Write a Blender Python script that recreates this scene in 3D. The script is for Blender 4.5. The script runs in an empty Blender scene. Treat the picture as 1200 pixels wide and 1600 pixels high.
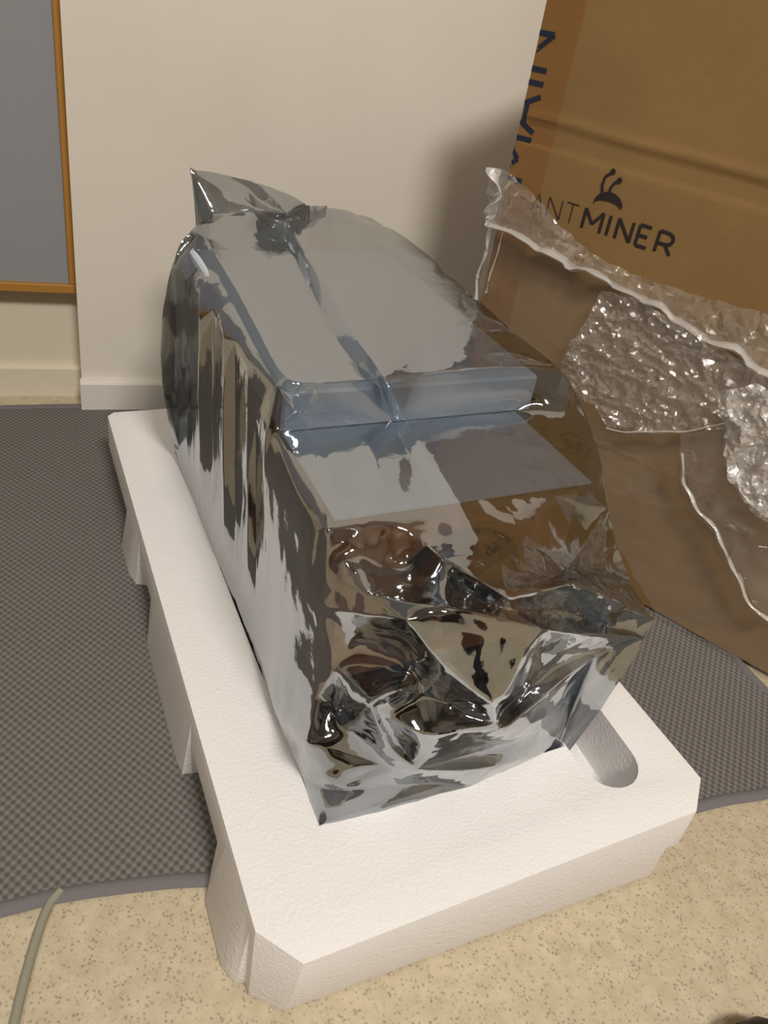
import bpy, bmesh, math, random
from math import sin, cos, radians, pi, sqrt, atan2, hypot
from mathutils import Vector, Matrix, noise
from mathutils.geometry import delaunay_2d_cdt

scn = bpy.context.scene
COL = scn.collection

# ---------------------------------------------------------------- camera
F, PITCH, ROLL, H = 1280.0, radians(32.8), radians(10.1), 0.55
fw = Vector((0, cos(PITCH), -sin(PITCH)))
up0 = Vector((0, sin(PITCH), cos(PITCH)))
rt0 = Vector((1, 0, 0))
rt = cos(ROLL) * rt0 + sin(ROLL) * up0
up = -sin(ROLL) * rt0 + cos(ROLL) * up0
CAM = Vector((0, 0, H))
cd = bpy.data.cameras.new('camera')
cam = bpy.data.objects.new('camera', cd)
COL.objects.link(cam)
m = Matrix((rt, up, -fw)).transposed().to_4x4()
m.translation = CAM
cam.matrix_world = m
cd.sensor_fit = 'HORIZONTAL'
cd.sensor_width = 36
cd.lens = F / 1200 * 36
cd.clip_start = 0.01
scn.camera = cam

# ---------------------------------------------------------------- view, world, light
scn.view_settings.view_transform = 'Standard'
scn.view_settings.look = 'None'
scn.view_settings.gamma = 1
scn.view_settings.use_curve_mapping = False
scn.view_settings.exposure = 0.0
w = bpy.data.worlds.new('world')
scn.world = w
w.use_nodes = True
w.node_tree.nodes['Background'].inputs[0].default_value = (0.9, 0.85, 0.8, 1)
w.node_tree.nodes['Background'].inputs[1].default_value = 0.05


def area_light(name, loc, target, power, size, color):
    ld = bpy.data.lights.new(name, 'AREA')
    ld.shape = 'DISK'
    ld.size = size
    ld.energy = power
    ld.color = color
    o = bpy.data.objects.new(name, ld)
    COL.objects.link(o)
    o.location = loc
    o.rotation_euler = (Vector(target) - Vector(loc)).to_track_quat('-Z', 'Y').to_euler()
    return o


area_light('ceiling_lamp', (0.72, -0.95, 2.36), (0.6, -0.2, 0), 74, 0.55, (1.0, 0.95, 0.885))
area_light('added_fill_light', (-0.45, -1.2, 2.36), (-0.2, 0.4, 0), 20, 0.40, (1.0, 0.93, 0.85))  # weaker fill light added at front left to lift the shadows


# ---------------------------------------------------------------- pixel helpers
def ray(x, y):
    return fw + (x - 600) / F * rt - (y - 800) / F * up


def onz(x, y, z=0.0):
    d = ray(x, y)
    return CAM + d * ((z - H) / d.z)


def onplane(x, y, P, n):
    d = ray(x, y)
    return CAM + d * ((Vector(P) - CAM).dot(n) / d.dot(n))


O = onz(500, 1288, 0.0754)
O.z = 0
UA, VA = radians(31.4), radians(118.3)
U = Vector((cos(UA), sin(UA), 0))
V = Vector((cos(VA), sin(VA), 0))
NU = Vector((V.y, -V.x, 0))      # normal of planes u = const
NV = Vector((-U.y, U.x, 0))      # normal of planes v = const


def L(u, v, z=0.0):
    p = O + U * u + V * v
    return Vector((p.x, p.y, z))


def pu(x, y, u):
    return onplane(x, y, L(u, 0), NU)


def pv(x, y, v):
    return onplane(x, y, L(0, v), NV)


# ---------------------------------------------------------------- object helpers
def link(o, parent=None):
    COL.objects.link(o)
    if parent:
        o.parent = parent
    return o


def from_bm(name, bm, mat, parent=None, smooth=None):
    bmesh.ops.recalc_face_normals(bm, faces=bm.faces[:])
    me = bpy.data.meshes.new(name)
    bm.to_mesh(me)
    bm.free()
    return finish(name, me, mat, parent, smooth)


def finish(name, me, mat, parent=None, smooth=None):
    if mat:
        me.materials.append(mat)
    if smooth is not None:
        for p in me.polygons:
            p.use_smooth = True
        me.set_sharp_from_angle(angle=radians(smooth))
    return link(bpy.data.objects.new(name, me), parent)


def empty(name, loc):
    o = bpy.data.objects.new(name, None)
    o.empty_display_size = 0.05
    o.location = loc
    return link(o)


def tag(o, label, cat, group=None, kind=None):
    if label:
        o['label'] = label
    if cat:
        o['category'] = cat
    if group:
        o['group'] = group
    if kind:
        o['kind'] = kind
    return o


def struct(o):
    o['kind'] = 'structure'
    return o


def keep_world(o, parent):
    o.parent = parent
    o.matrix_parent_inverse = Matrix.Translation(-parent.location)
    return o


def prism(bm, pts, z0, z1, taper=0.0):
    """pts: list of Vectors; vertical prism."""
    a = [bm.verts.new((p.x, p.y, z0)) for p in pts]
    b = [bm.verts.new((p.x, p.y, z1)) for p in pts]
    n = len(pts)
    bm.faces.new(a[::-1])
    bm.faces.new(b)
    for i in range(n):
        bm.faces.new((a[i], a[(i + 1) % n], b[(i + 1) % n], b[i]))


def box_axes(bm, o, ax, ay, az):
    vs = []
    for k in (0, 1):
        for j in (0, 1):
            for i in (0, 1):
                vs.append(bm.verts.new(o + ax * i + ay * j + az * k))
    for f in ((0, 1, 3, 2), (4, 6, 7, 5), (0, 4, 5, 1), (2, 3, 7, 6), (0, 2, 6, 4), (1, 5, 7, 3)):
        bm.faces.new([vs[i] for i in f])


def tube(bm, pts, r, seg=8, flat=1.0):
    rings = []
    n = len(pts)
    for i, p in enumerate(pts):
        t = (pts[min(i + 1, n - 1)] - pts[max(i - 1, 0)]).normalized()
        a = t.cross(Vector((0, 0, 1)))
        if a.length < 1e-3:
            a = Vector((1, 0, 0))
        a.normalize()
        b = t.cross(a)
        rr = r[i] if isinstance(r, (list, tuple)) else r
        rings.append([bm.verts.new(p + a * cos(2 * pi * k / seg) * rr + b * sin(2 * pi * k / seg) * rr * flat) for k in range(seg)])
    for i in range(n - 1):
        for k in range(seg):
            bm.faces.new((rings[i][k], rings[i][(k + 1) % seg], rings[i + 1][(k + 1) % seg], rings[i + 1][k]))
    bm.faces.new(rings[0][::-1])
    bm.faces.new(rings[-1])


def smoothpath(P, sub=6):
    out = []
    n = len(P)
    for i in range(n - 1):
        p0, p1, p2, p3 = P[max(i - 1, 0)], P[i], P[i + 1], P[min(i + 2, n - 1)]
        for k in range(sub):
            t = k / sub
            out.append(0.5 * ((2 * p1) + (p2 - p0) * t + (2 * p0 - 5 * p1 + 4 * p2 - p3) * t * t + (3 * p1 - p0 - 3 * p2 + p3) * t ** 3))
    out.append(P[-1])
    return out


# ---------------------------------------------------------------- materials
def lin(r, g, b):
    f = lambda c: (c / 255 / 12.92) if c / 255 < 0.04045 else ((c / 255 + 0.055) / 1.055) ** 2.4
    return (f(r), f(g), f(b), 1)


class Mat:
    def __init__(s, name, color, rough=0.7, metallic=0.0, spec=0.5):
        s.m = bpy.data.materials.new(name)
        s.m.use_nodes = True
        s.nt = s.m.node_tree
        s.n = s.nt.nodes
        s.b = s.n['Principled BSDF']
        s.b.inputs['Base Color'].default_value = color
        s.b.inputs['Roughness'].default_value = rough
        s.b.inputs['Metallic'].default_value = metallic
        s.b.inputs['Specular IOR Level'].default_value = spec
        s.tc = s.n.new('ShaderNodeTexCoord')

    def node(s, t, **kw):
        x = s.n.new(t)
        for k, v in kw.items():
            setattr(x, k, v)
        return x

    def l(s, a, b):
        s.nt.links.new(a, b)

    def noise(s, scale, detail=4, rough=0.6, vec=None, stretch=None):
        x = s.node('ShaderNodeTexNoise')
        x.inputs['Scale'].default_value = scale
        x.inputs['Detail'].default_value = detail
        x.inputs['Roughness'].default_value = rough
        src = vec or s.tc.outputs['Object']
        if stretch:
            mp = s.node('ShaderNodeMapping')
            mp.inputs['Scale'].default_value = stretch
            s.l(src, mp.inputs[0])
            src = mp.outputs[0]
        s.l(src, x.inputs['Vector'])
        return x.outputs['Fac']

    def ramp(s, fac, stops):
        r = s.node('ShaderNodeValToRGB')
        e = r.color_ramp.elements
        while len(e) < len(stops):
            e.new(0.5)
        for i, (p, c) in enumerate(stops):
            e[i].position = p
            e[i].color = c
        s.l(fac, r.inputs[0])
        return r.outputs[0]

    def bump(s, height, strength=0.3, dist=0.002):
        b = s.node('ShaderNodeBump')
        b.inputs['Strength'].default_value = strength
        b.inputs['Distance'].default_value = dist
        s.l(height, b.inputs['Height'])
        s.l(b.outputs[0], s.b.inputs['Normal'])


def wall_mat(name, col):
    M = Mat(name, col, 0.75, spec=0.25)
    f = M.noise(3, 3)
    c2 = tuple(x * 0.93 for x in col[:3]) + (1,)
    M.l(M.ramp(f, [(0.35, c2), (0.65, col)]), M.b.inputs['Base Color'])
    M.bump(M.noise(260, 3), 0.25, 0.001)
    return M.m


m_wall = wall_mat('painted_wall', (0.74, 0.685, 0.60, 1))
m_recess = wall_mat('cream_wall', (0.66, 0.60, 0.47, 1))
m_skirt = wall_mat('white_skirting', (0.72, 0.68, 0.62, 1))
m_skirt2 = wall_mat('cream_skirting', (0.68, 0.62, 0.49, 1))
m_ceil = wall_mat('white_ceiling', (0.58, 0.57, 0.55, 1))

M = Mat('dark_reflection_wood', (0.05, 0.03, 0.02, 1), 0.5)  # for the added unseen panel; tones chosen for brown and black reflections
f = M.noise(1.5, 4, 0.55, stretch=(2, 2, 0.6))
M.l(M.ramp(f, [(0.46, (0.008, 0.007, 0.007, 1)), (0.62, (0.26, 0.10, 0.04, 1))]), M.b.inputs['Base Color'])
m_dark = M.m

m_tan = wall_mat('tan_wall', (0.40, 0.34, 0.27, 1))
m_slate = wall_mat('slate_blue_wall', (0.10, 0.125, 0.16, 1))

# floor: speckled vinyl
M = Mat('speckled_vinyl', (0.5, 0.42, 0.28, 1), 0.42, spec=0.4)
base = M.ramp(M.noise(70, 4), [(0.3, (0.47, 0.395, 0.27, 1)), (0.7, (0.585, 0.50, 0.36, 1))])
vor = M.node('ShaderNodeTexVoronoi')
vor.inputs['Scale'].default_value = 360
vor.inputs['Randomness'].default_value = 1.0
M.l(M.tc.outputs['Object'], vor.inputs['Vector'])
spot = M.ramp(vor.outputs['Distance'], [(0.15, (0.75, 0.75, 0.75, 1)), (0.45, (0, 0, 0, 1))])
sel = M.ramp(M.noise(150, 2), [(0.38, (0, 0, 0, 1)), (0.56, (0.8, 0.8, 0.8, 1))])
mul = M.node('ShaderNodeMath', operation='MULTIPLY')
M.l(spot, mul.inputs[0])
M.l(sel, mul.inputs[1])
mix = M.node('ShaderNodeMix', data_type='RGBA')
M.l(mul.outputs[0], mix.inputs[0])
M.l(base, mix.inputs[6])
mix.inputs[7].default_value = (0.13, 0.105, 0.07, 1)
M.l(mix.outputs[2], M.b.inputs['Base Color'])
M.bump(M.noise(300, 2), 0.1, 0.001)
m_floor = M.m

# foam
M = Mat('white_foam', (0.83, 0.81, 0.80, 1), 0.85, spec=0.2)
M.b.inputs['Subsurface Weight'].default_value = 0.0
M.b.inputs['Subsurface Radius'].default_value = (0.02, 0.018, 0.015)
M.b.inputs['Subsurface Scale'].default_value = 0.4
vor = M.node('ShaderNodeTexVoronoi')
vor.inputs['Scale'].default_value = 380
M.l(M.tc.outputs['Object'], vor.inputs['Vector'])
add = M.node('ShaderNodeMath', operation='ADD')
M.l(vor.outputs['Distance'], add.inputs[0])
M.l(M.noise(70, 3, stretch=(1, 1, 5)), add.inputs[1])
M.bump(add.outputs[0], 0.22, 0.0015)
m_foam = M.m


# rug
def rug_mat(name, weave):
    M = Mat(name, (0.12, 0.105, 0.095, 1), 0.95, spec=0.1)
    if weave:
        sp = M.node('ShaderNodeSeparateXYZ')
        mp = M.node('ShaderNodeMapping')
        mp.inputs['Rotation'].default_value = (0, 0, radians(-22))
        M.l(M.tc.outputs['Object'], mp.inputs[0])
        M.l(mp.outputs[0], sp.inputs[0])

        def wave(src, k):
            a = M.node('ShaderNodeMath', operation='MULTIPLY')
            M.l(src, a.inputs[0])
            a.inputs[1].default_value = k
            b = M.node('ShaderNodeMath', operation='SINE')
            M.l(a.outputs[0], b.inputs[0])
            return b.outputs[0]
        kk = 2 * pi / 0.0072
        pr = M.node('ShaderNodeMath', operation='MULTIPLY')
        M.l(wave(sp.outputs[0], kk), pr.inputs[0])
        M.l(wave(sp.outputs[1], kk * 0.85), pr.inputs[1])
        ad = M.node('ShaderNodeMath', operation='MULTIPLY_ADD')
        M.l(pr.outputs[0], ad.inputs[0])
        ad.inputs[1].default_value = 0.5
        ad.inputs[2].default_value = 0.5
        col = M.ramp(ad.outputs[0], [(0.15, (0.105, 0.096, 0.090, 1)), (0.8, (0.205, 0.188, 0.175, 1))])
        M.l(col, M.b.inputs['Base Color'])
        M.bump(ad.outputs[0], 0.7, 0.0012)
    else:
        M.b.inputs['Base Color'].default_value = (0.17, 0.158, 0.162, 1)
        M.bump(M.noise(500, 3), 0.5, 0.001)
    return M.m


m_rug = rug_mat('grey_woven_rug', True)
m_hem = rug_mat('grey_rug_hem', False)

# cardboard
def card(name, c, rough=0.75, spec=0.3):
    M = Mat(name, c, rough, spec=spec)
    c2 = tuple(x * 0.86 for x in c[:3]) + (1,)
    M.l(M.ramp(M.noise(9, 5), [(0.35, c2), (0.65, c)]), M.b.inputs['Base Color'])
    M.bump(M.noise(30, 4, stretch=(1, 1, 9)), 0.12, 0.002)
    return M.m


m_card = card('brown_cardboard', (0.275, 0.165, 0.062, 1))
m_cardin = card('pale_cardboard', (0.40, 0.28, 0.14, 1))
m_tape = card('brown_packing_tape', (0.265, 0.135, 0.042, 1), 0.35, 0.5)
m_ink = Mat('black_ink', (0.022, 0.015, 0.016, 1), 0.6).m
m_blue = Mat('dark_blue_ink', (0.012, 0.018, 0.045, 1), 0.5).m
m_wood = Mat('orange_wood_trim', (0.40, 0.185, 0.03, 1), 0.45).m
M = Mat('grey_board_felt', (0.27, 0.275, 0.29, 1), 0.85, spec=0.2)
M.bump(M.noise(400, 2), 0.2, 0.001)
m_board = M.m
m_cable = Mat('grey_cable_sheath', (0.27, 0.265, 0.20, 1), 0.5).m
m_shoe = Mat('black_leather', (0.006, 0.006, 0.008, 1), 0.5).m
m_alu = Mat('brushed_aluminium', (0.66, 0.74, 0.84, 1), 0.45, 0.2).m
m_gun = Mat('brown_metal', (0.30, 0.15, 0.085, 1), 0.5, 0.0).m
m_copper = Mat('copper_brown_metal', (0.34, 0.13, 0.05, 1), 0.45, 0.0).m
m_black = Mat('black_plastic', (0.012, 0.012, 0.014, 1), 0.4).m


# metallised translucent bag film
def film_mat():
    M = Mat('metallised_film', (0.53, 0.555, 0.58, 1), 0.06, 1.0)
    M.bump(M.noise(45, 4, 0.55), 0.25, 0.0012)
    tr = M.node('ShaderNodeBsdfTransparent')
    tr.inputs[0].default_value = (0.72, 0.76, 0.80, 1)
    mx = M.node('ShaderNodeMixShader')
    fr = M.node('ShaderNodeLayerWeight')
    fr.inputs['Blend'].default_value = 0.5
    mr = M.node('ShaderNodeMapRange')
    mr.inputs['To Min'].default_value = 0.40
    mr.inputs['To Max'].default_value = 0.92
    M.l(fr.outputs['Facing'], mr.inputs['Value'])
    M.l(mr.outputs[0], mx.inputs[0])
    M.l(tr.outputs[0], mx.inputs[1])
    M.l(M.b.outputs[0], mx.inputs[2])
    M.l(mx.outputs[0], M.n['Material Output'].inputs[0])
    return M.m


m_film = film_mat()


def wrap_mat(name, milky, gloss, bumpscale, bumpstr, fres=1.0):
    M = Mat(name, (0.8, 0.78, 0.75, 1), 0.12, 0.0, 0.9)
    M.bump(M.noise(bumpscale, 5, 0.6), bumpstr, 0.003)
    tr = M.node('ShaderNodeBsdfTransparent')
    tr.inputs[0].default_value = (0.985, 0.98, 0.97, 1)
    gl = M.node('ShaderNodeBsdfGlossy')
    gl.inputs['Roughness'].default_value = 0.10
    gl.inputs['Color'].default_value = (0.95, 0.93, 0.9, 1)
    bn = [n for n in M.n if n.type == 'BUMP'][0]
    M.l(bn.outputs[0], gl.inputs['Normal'])
    fr = M.node('ShaderNodeFresnel')
    fr.inputs['IOR'].default_value = 1.5
    M.l(bn.outputs[0], fr.inputs['Normal'])
    ma = M.node('ShaderNodeMath', operation='MULTIPLY_ADD')
    M.l(fr.outputs[0], ma.inputs[0])
    ma.inputs[1].default_value = fres
    ma.inputs[2].default_value = gloss
    m1 = M.node('ShaderNodeMixShader')
    m1.inputs[0].default_value = milky
    M.l(tr.outputs[0], m1.inputs[1])
    M.l(M.b.outputs[0], m1.inputs[2])
    m2 = M.node('ShaderNodeMixShader')
    M.l(ma.outputs[0], m2.inputs[0])
    M.l(m1.outputs[0], m2.inputs[1])
    M.l(gl.outputs[0], m2.inputs[2])
    M.l(m2.outputs[0], M.n['Material Output'].inputs[0])
    return M.m


m_wrap = wrap_mat('clear_stretch_film', 0.09, 0.0, 30, 0.3, 0.5)
m_wrap2 = wrap_mat('crumpled_stretch_film', 0.15, 0.10, 110, 0.35, 0.22)
m_wrap3 = wrap_mat('bunched_stretch_film', 0.45, 0.08, 80, 0.8, 0.3)

# ---------------------------------------------------------------- the room
WA = radians(22.8)
WD = Vector((cos(WA), sin(WA), 0))
WN = Vector((sin(WA), -cos(WA), 0))      # into the room
W = onz(130, 637, 0)
CH = 2.4


def slab(name, p, d, length, height, thick, mat, n=None):
    bm = bmesh.new()
    nn = n if n else Vector((-d.y, d.x, 0))
    box_axes(bm, p, d * length, nn * thick, Vector((0, 0, height)))
    return struct(from_bm(name, bm, mat))


bm = bmesh.new()
box_axes(bm, Vector((-2.6, -2.6, -0.05)), Vector((5.6, 0, 0)), Vector((0, 5.2, 0)), Vector((0, 0, 0.05)))
struct(from_bm('floor', bm, m_floor))
bm = bmesh.new()
box_axes(bm, Vector((-2.6, -2.6, CH)), Vector((5.6, 0, 0)), Vector((0, 5.2, 0)), Vector((0, 0, 0.05)))
struct(from_bm('ceiling', bm, m_ceil))
slab('wall_back', W, WD, 3.2, CH, 0.3, m_wall, -WN)
slab('wall_recess', W - WN * 0.048 - WD * 2.2, WD, 2.2, CH, 0.2, m_recess, -WN)
slab('wall_front', Vector((-2.6, -2.4, 0)), Vector((1, 0, 0)), 5.6, CH, 0.1, m_wall, Vector((0, -1, 0)))
slab('reflection_panel_1', Vector((-2.3, -2.38, 0)), Vector((1, 0, 0)), 4.6, 1.45, 0.1, m_dark, Vector((0, -1, 0)))  # unseen panel added behind the camera for dark reflections in the bag
slab('wall_left', Vector((-2.3, -2.4, 0)), Vector((0, 1, 0)), 3.0, CH, 0.1, m_slate, Vector((-1, 0, 0)))
slab('wall_right', Vector((2.3, -2.4, 0)), Vector((0, 1, 0)), 4.6, CH, 0.1, m_tan, Vector((1, 0, 0)))


def skirting(name, p, d, n, length, h, t, mat):
    prof = [(0, 0), (t, 0), (t, h - 0.004), (t - 0.002, h - 0.001), (t - 0.005, h), (0, h)]
    bm = bmesh.new()
    a = [bm.verts.new(p + n * x + Vector((0, 0, z))) for x, z in prof]
    b = [bm.verts.new(p + d * length + n * x + Vector((0, 0, z))) for x, z in prof]
    bm.faces.new(a)
    bm.faces.new(b[::-1])
    k = len(prof)
    for i in range(k):
        bm.faces.new((a[i], a[(i + 1) % k], b[(i + 1) % k], b[i]))
    return struct(from_bm(name, bm, mat))


skirting('baseboard_back', W + WD * 0.0 - WD * 0.002, WD, WN, 3.0, 0.044, 0.012, m_skirt)
skirting('baseboard_recess', W - WN * 0.048 - WD * 2.1, WD, WN, 2.1, 0.044, 0.012, m_skirt2)

# ---------------------------------------------------------------- pinboard
bo = W - WN * 0.048 + WD * 0.003
BW, BZ0, BH, BT, BF = 0.62, 0.152, 0.95, 0.026, 0.0115
pb = empty('pinboard', bo - WD * BW / 2 + Vector((0, 0, BZ0)))
tag(pb, 'grey pinboard with an orange wooden frame on the recessed wall', 'pinboard')
bm = bmesh.new()
box_axes(bm, bo - WD * (BW - BF) + Vector((0, 0, BZ0 + BF)) + WN * 0.002, WD * (BW - 2 * BF), WN * (BT - 0.008), Vector((0, 0, BH - 2 * BF)))
keep_world(from_bm('panel', bm, m_board), pb)
for (a, ln, b, h) in ((BW, BW, 0, BF), (BW, BW, BH - BF, BF), (BW, BF, BF, BH - 2 * BF), (BF, BF, BF, BH - 2 * BF)):
    bm = bmesh.new()
    box_axes(bm, bo - WD * a + Vector((0, 0, BZ0 + b)) + WN * 0.001, WD * ln, WN * BT, Vector((0, 0, h)))
    o = from_bm('frame_rail', bm, m_wood)
    bv = o.modifiers.new('b', 'BEVEL')
    bv.width = 0.0012
    keep_world(o, pb)


# ---------------------------------------------------------------- rug
def smooth_poly_pts(px, z=0.0, sub=5):
    return smoothpath([onz(x, y, z) for x, y in px], sub)


# front hem runs left to right on the floor
hem = [onz(-330, 1520), onz(-150, 1462), onz(0, 1424), onz(90, 1402), onz(200, 1386), onz(325, 1376), L(0.05, -0.01), L(0.17, -0.035), onz(1095, 1260), onz(1200, 1240), onz(1300, 1210)]
hem = smoothpath(hem, 6)
right = [hem[-1], Vector((0.50, 0.56, 0)), onz(1196, 1083), onz(1168, 1055), onz(1130, 1010), Vector((0.48, 0.86, 0)), Vector((0.42, 1.0, 0)), Vector((0.30, 1.10, 0))]
back = [Vector((0.30, 1.10, 0)), onz(250, 640), onz(165, 637), onz(80, 638), onz(0, 640), onz(-300, 655), onz(-500, 700)]
outline = [Vector((p.x, p.y, 0)) for p in hem + right[1:] + back[1:]]
RT = 0.003


def rug_z(p):
    return 0.0


rg = empty('rug', (0.0, 0.65, 0))
tag(rg, 'grey textured rug with a plain hem lying on the speckled floor', 'rug')
bm = bmesh.new()
prism(bm, outline, 0.0005, RT)
keep_world(from_bm('pile', bm, m_rug), rg)
bm = bmesh.new()
edge = [Vector((p.x, p.y, RT * 0.55)) for p in outline]
edge.append(edge[0].copy())
tube(bm, edge, 0.006, 8, 0.55)
o = from_bm('hem', bm, m_hem, None, 60)
tag(o, 'plain lighter grey hem', None)
keep_world(o, rg)

# ---------------------------------------------------------------- cable
cp = [onz(95, 1392, 0.003), onz(78, 1412, 0.003), onz(62, 1450, 0.003), onz(44, 1510, 0.003), onz(24, 1590, 0.003), onz(0, 1700, 0.003), onz(-40, 1850, 0.003)]
bm = bmesh.new()
tube(bm, smoothpath(cp, 8), 0.0032, 10)
tag(from_bm('cable', bm, m_cable, None, 60), 'thin grey-green cable coming out from under the rug on the floor', 'cable')

# ---------------------------------------------------------------- shoe (only its toe is in the picture)
sh = onz(1180, 1640, 0.0)
sd = Vector((-0.15, 1.0, 0)).normalized()
ss = Vector((sd.y, -sd.x, 0))
shoe = empty('shoe', sh)
tag(shoe, 'black shoe with only its rounded toe showing on the floor', 'shoe')
toe = onz(1182, 1590, 0.02)
toe.z = 0


def shoe_ring(t, z, wd):
    return toe - sd * t + Vector((0, 0, z)), wd


bm = bmesh.new()
rings = []
for t, wd, hh in ((0.0, 0.006, 0.022), (0.006, 0.022, 0.030), (0.018, 0.034, 0.038), (0.04, 0.043, 0.045), (0.08, 0.047, 0.055), (0.13, 0.042, 0.075), (0.17, 0.036, 0.09), (0.23, 0.036, 0.085), (0.262, 0.028, 0.07), (0.27, 0.010, 0.06)):
    r = []
    for k in range(14):
        a = pi * k / 13
        r.append(bm.verts.new(toe - sd * t + ss * cos(a) * wd + Vector((0, 0, 0.010 + max(sin(a), 0.0) ** 0.8 * (hh - 0.010)))))
    rings.append(r)
for i in range(len(rings) - 1):
    for k in range(13):
        bm.faces.new((rings[i][k], rings[i][k + 1], rings[i + 1][k + 1], rings[i + 1][k]))
    bm.faces.new((rings[i][0], rings[i + 1][0], rings[i + 1][13], rings[i][13]))
bm.faces.new(rings[0])
bm.faces.new(rings[-1][::-1])
keep_world(from_bm('upper', bm, m_shoe, None, 50), shoe)
bm = bmesh.new()
sp = []
prof = ((-0.002, 0.004), (0.004, 0.024), (0.018, 0.037), (0.04, 0.046), (0.08, 0.050), (0.13, 0.044), (0.17, 0.038), (0.23, 0.038), (0.265, 0.028), (0.273, 0.01))
sp = [toe - sd * t + ss * wd for t, wd in prof] + [toe - sd * t - ss * wd for t, wd in prof[::-1]]
prism(bm, sp, 0.0, 0.012)
keep_world(from_bm('sole', bm, m_black, None, 50), shoe)

# ---------------------------------------------------------------- foam tray
FZ = 0.0754


def eval_obj(o):
    dg = bpy.context.evaluated_depsgraph_get()
    me = bpy.data.meshes.new_from_object(o.evaluated_get(dg))
    return me


def tmp(bm):
    bmesh.ops.recalc_face_normals(bm, faces=bm.faces[:])
    me = bpy.data.meshes.new('t')
    bm.to_mesh(me)
    bm.free()
    o = bpy.data.objects.new('t', me)
    COL.objects.link(o)
    return o


def boolean(a, b, op):
    md = a.modifiers.new('x', 'BOOLEAN')
    md.operation = op
    md.object = b
    md.solver = 'EXACT'
    me = eval_obj(a)
    a.modifiers.clear()
    a.data = me
    bpy.data.objects.remove(b)


top = [L(-0.060, -0.054), L(-0.039, -0.082), L(0.258, -0.0839), L(0.270, -0.084), L(0.295, -0.062), L(0.295, 0.588), L(0.285, 0.602), L(-0.052, 0.602), L(-0.060, 0.594)]
bm = bmesh.new()
prism(bm, top, 0.036, FZ)
bm.verts.ensure_lookup_table()
for i_, (u_, v_) in ((1, (-0.040, -0.0768)), (2, (0.258, -0.0836)), (3, (0.270, -0.0838))):
    q_ = L(u_, v_)
    bm.verts[i_].co.x, bm.verts[i_].co.y = q_.x, q_.y
foam = tmp(bm)
# lower body, with feet bulging out on the left side and gaps between them
low = [(-0.0598, -0.054), (-0.041, -0.0715), (0.256, -0.0835), (0.263, -0.078), (0.263, -0.03), (0.285, -0.01), (0.285, 0.58), (0.27, 0.595), (-0.05, 0.595),
       (-0.052, 0.47), (-0.060, 0.455), (-0.069, 0.435), (-0.068, 0.385), (-0.064, 0.368), (-0.045, 0.360), (-0.045, 0.302), (-0.064, 0.296), (-0.068, 0.28), (-0.068, 0.14), (-0.066, 0.125), (-0.045, 0.120), (-0.045, 0.040), (-0.066, 0.030), (-0.072, 0.015), (-0.072, -0.030), (-0.066, -0.044), (-0.0598, -0.046)]
bm = bmesh.new()
A_ = [bm.verts.new(L(u, v, 0.0025)) for u, v in low]
B_ = []
for k_, (u, v) in enumerate(low):
    if k_ < 3:
        u2, v2_ = ((-0.060, -0.054), (-0.040, -0.0768), (0.258, -0.0836))[k_]
        B_.append(bm.verts.new(L(u2, v2_, 0.0361)))
    else:
        B_.append(bm.verts.new(L(max(u, -0.0597), max(v, -0.082), 0.062 if u < -0.05 and v > -0.05 else 0.037)))
nn_ = len(low)
bm.faces.new(A_[::-1])
bm.faces.new(B_)
for i in range(nn_):
    bm.faces.new((A_[i], A_[(i + 1) % nn_], B_[(i + 1) % nn_], B_[i]))
bmesh.ops.triangulate(bm, faces=bm.faces[:])
lowo = tmp(bm)
boolean(foam, lowo, 'UNION')
bm = bmesh.new()
bm.from_mesh(foam.data)
bmesh.ops.remove_doubles(bm, verts=bm.verts[:], dist=0.0012)
bmesh.ops.dissolve_degenerate(bm, edges=bm.edges[:], dist=0.0005)
bm.to_mesh(foam.data)
bm.free()
bm = bmesh.new()
prism(bm, [L(0, 0), L(0.206, 0.0), L(0.206, 0.50), L(0, 0.50)], 0.018, 0.2)
boolean(foam, tmp(bm), 'DIFFERENCE')
bm = bmesh.new()
slot = []
for k in range(13):
    a = pi + pi * k / 12
    slot.append(L(0.2315 + 0.0245 * cos(a), -0.022 + 0.026 * sin(a)))
slot += [L(0.262, 0.12), L(0.255, 0.22), L(0.207, 0.22)]
prism(bm, slot, 0.022, 0.2)
boolean(foam, tmp(bm), 'DIFFERENCE')
md = foam.modifiers.new('bev', 'BEVEL')
md.width = 0.0045
md.segments = 3
md.limit_method = 'ANGLE'
md.angle_limit = radians(40)
me = eval_obj(foam)
bpy.data.objects.remove(foam)
fo = finish('foam_tray', me, m_foam, None, 35)
tag(fo, 'white foam packing tray with a deep cavity holding the wrapped machine', 'packing foam')

# ---------------------------------------------------------------- machine inside the bag
mach = empty('mining_machine', L(0.11, 0.3, 0.02))
tag(mach, 'box-shaped grey metal mining machine seen dimly inside the silver bag', 'computer')


def ubox(bm, u0, u1, v0, v1, z0, z1):
    prism(bm, [L(u0, v0), L(u1, v0), L(u1, v1), L(u0, v1)], z0, z1)


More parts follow.
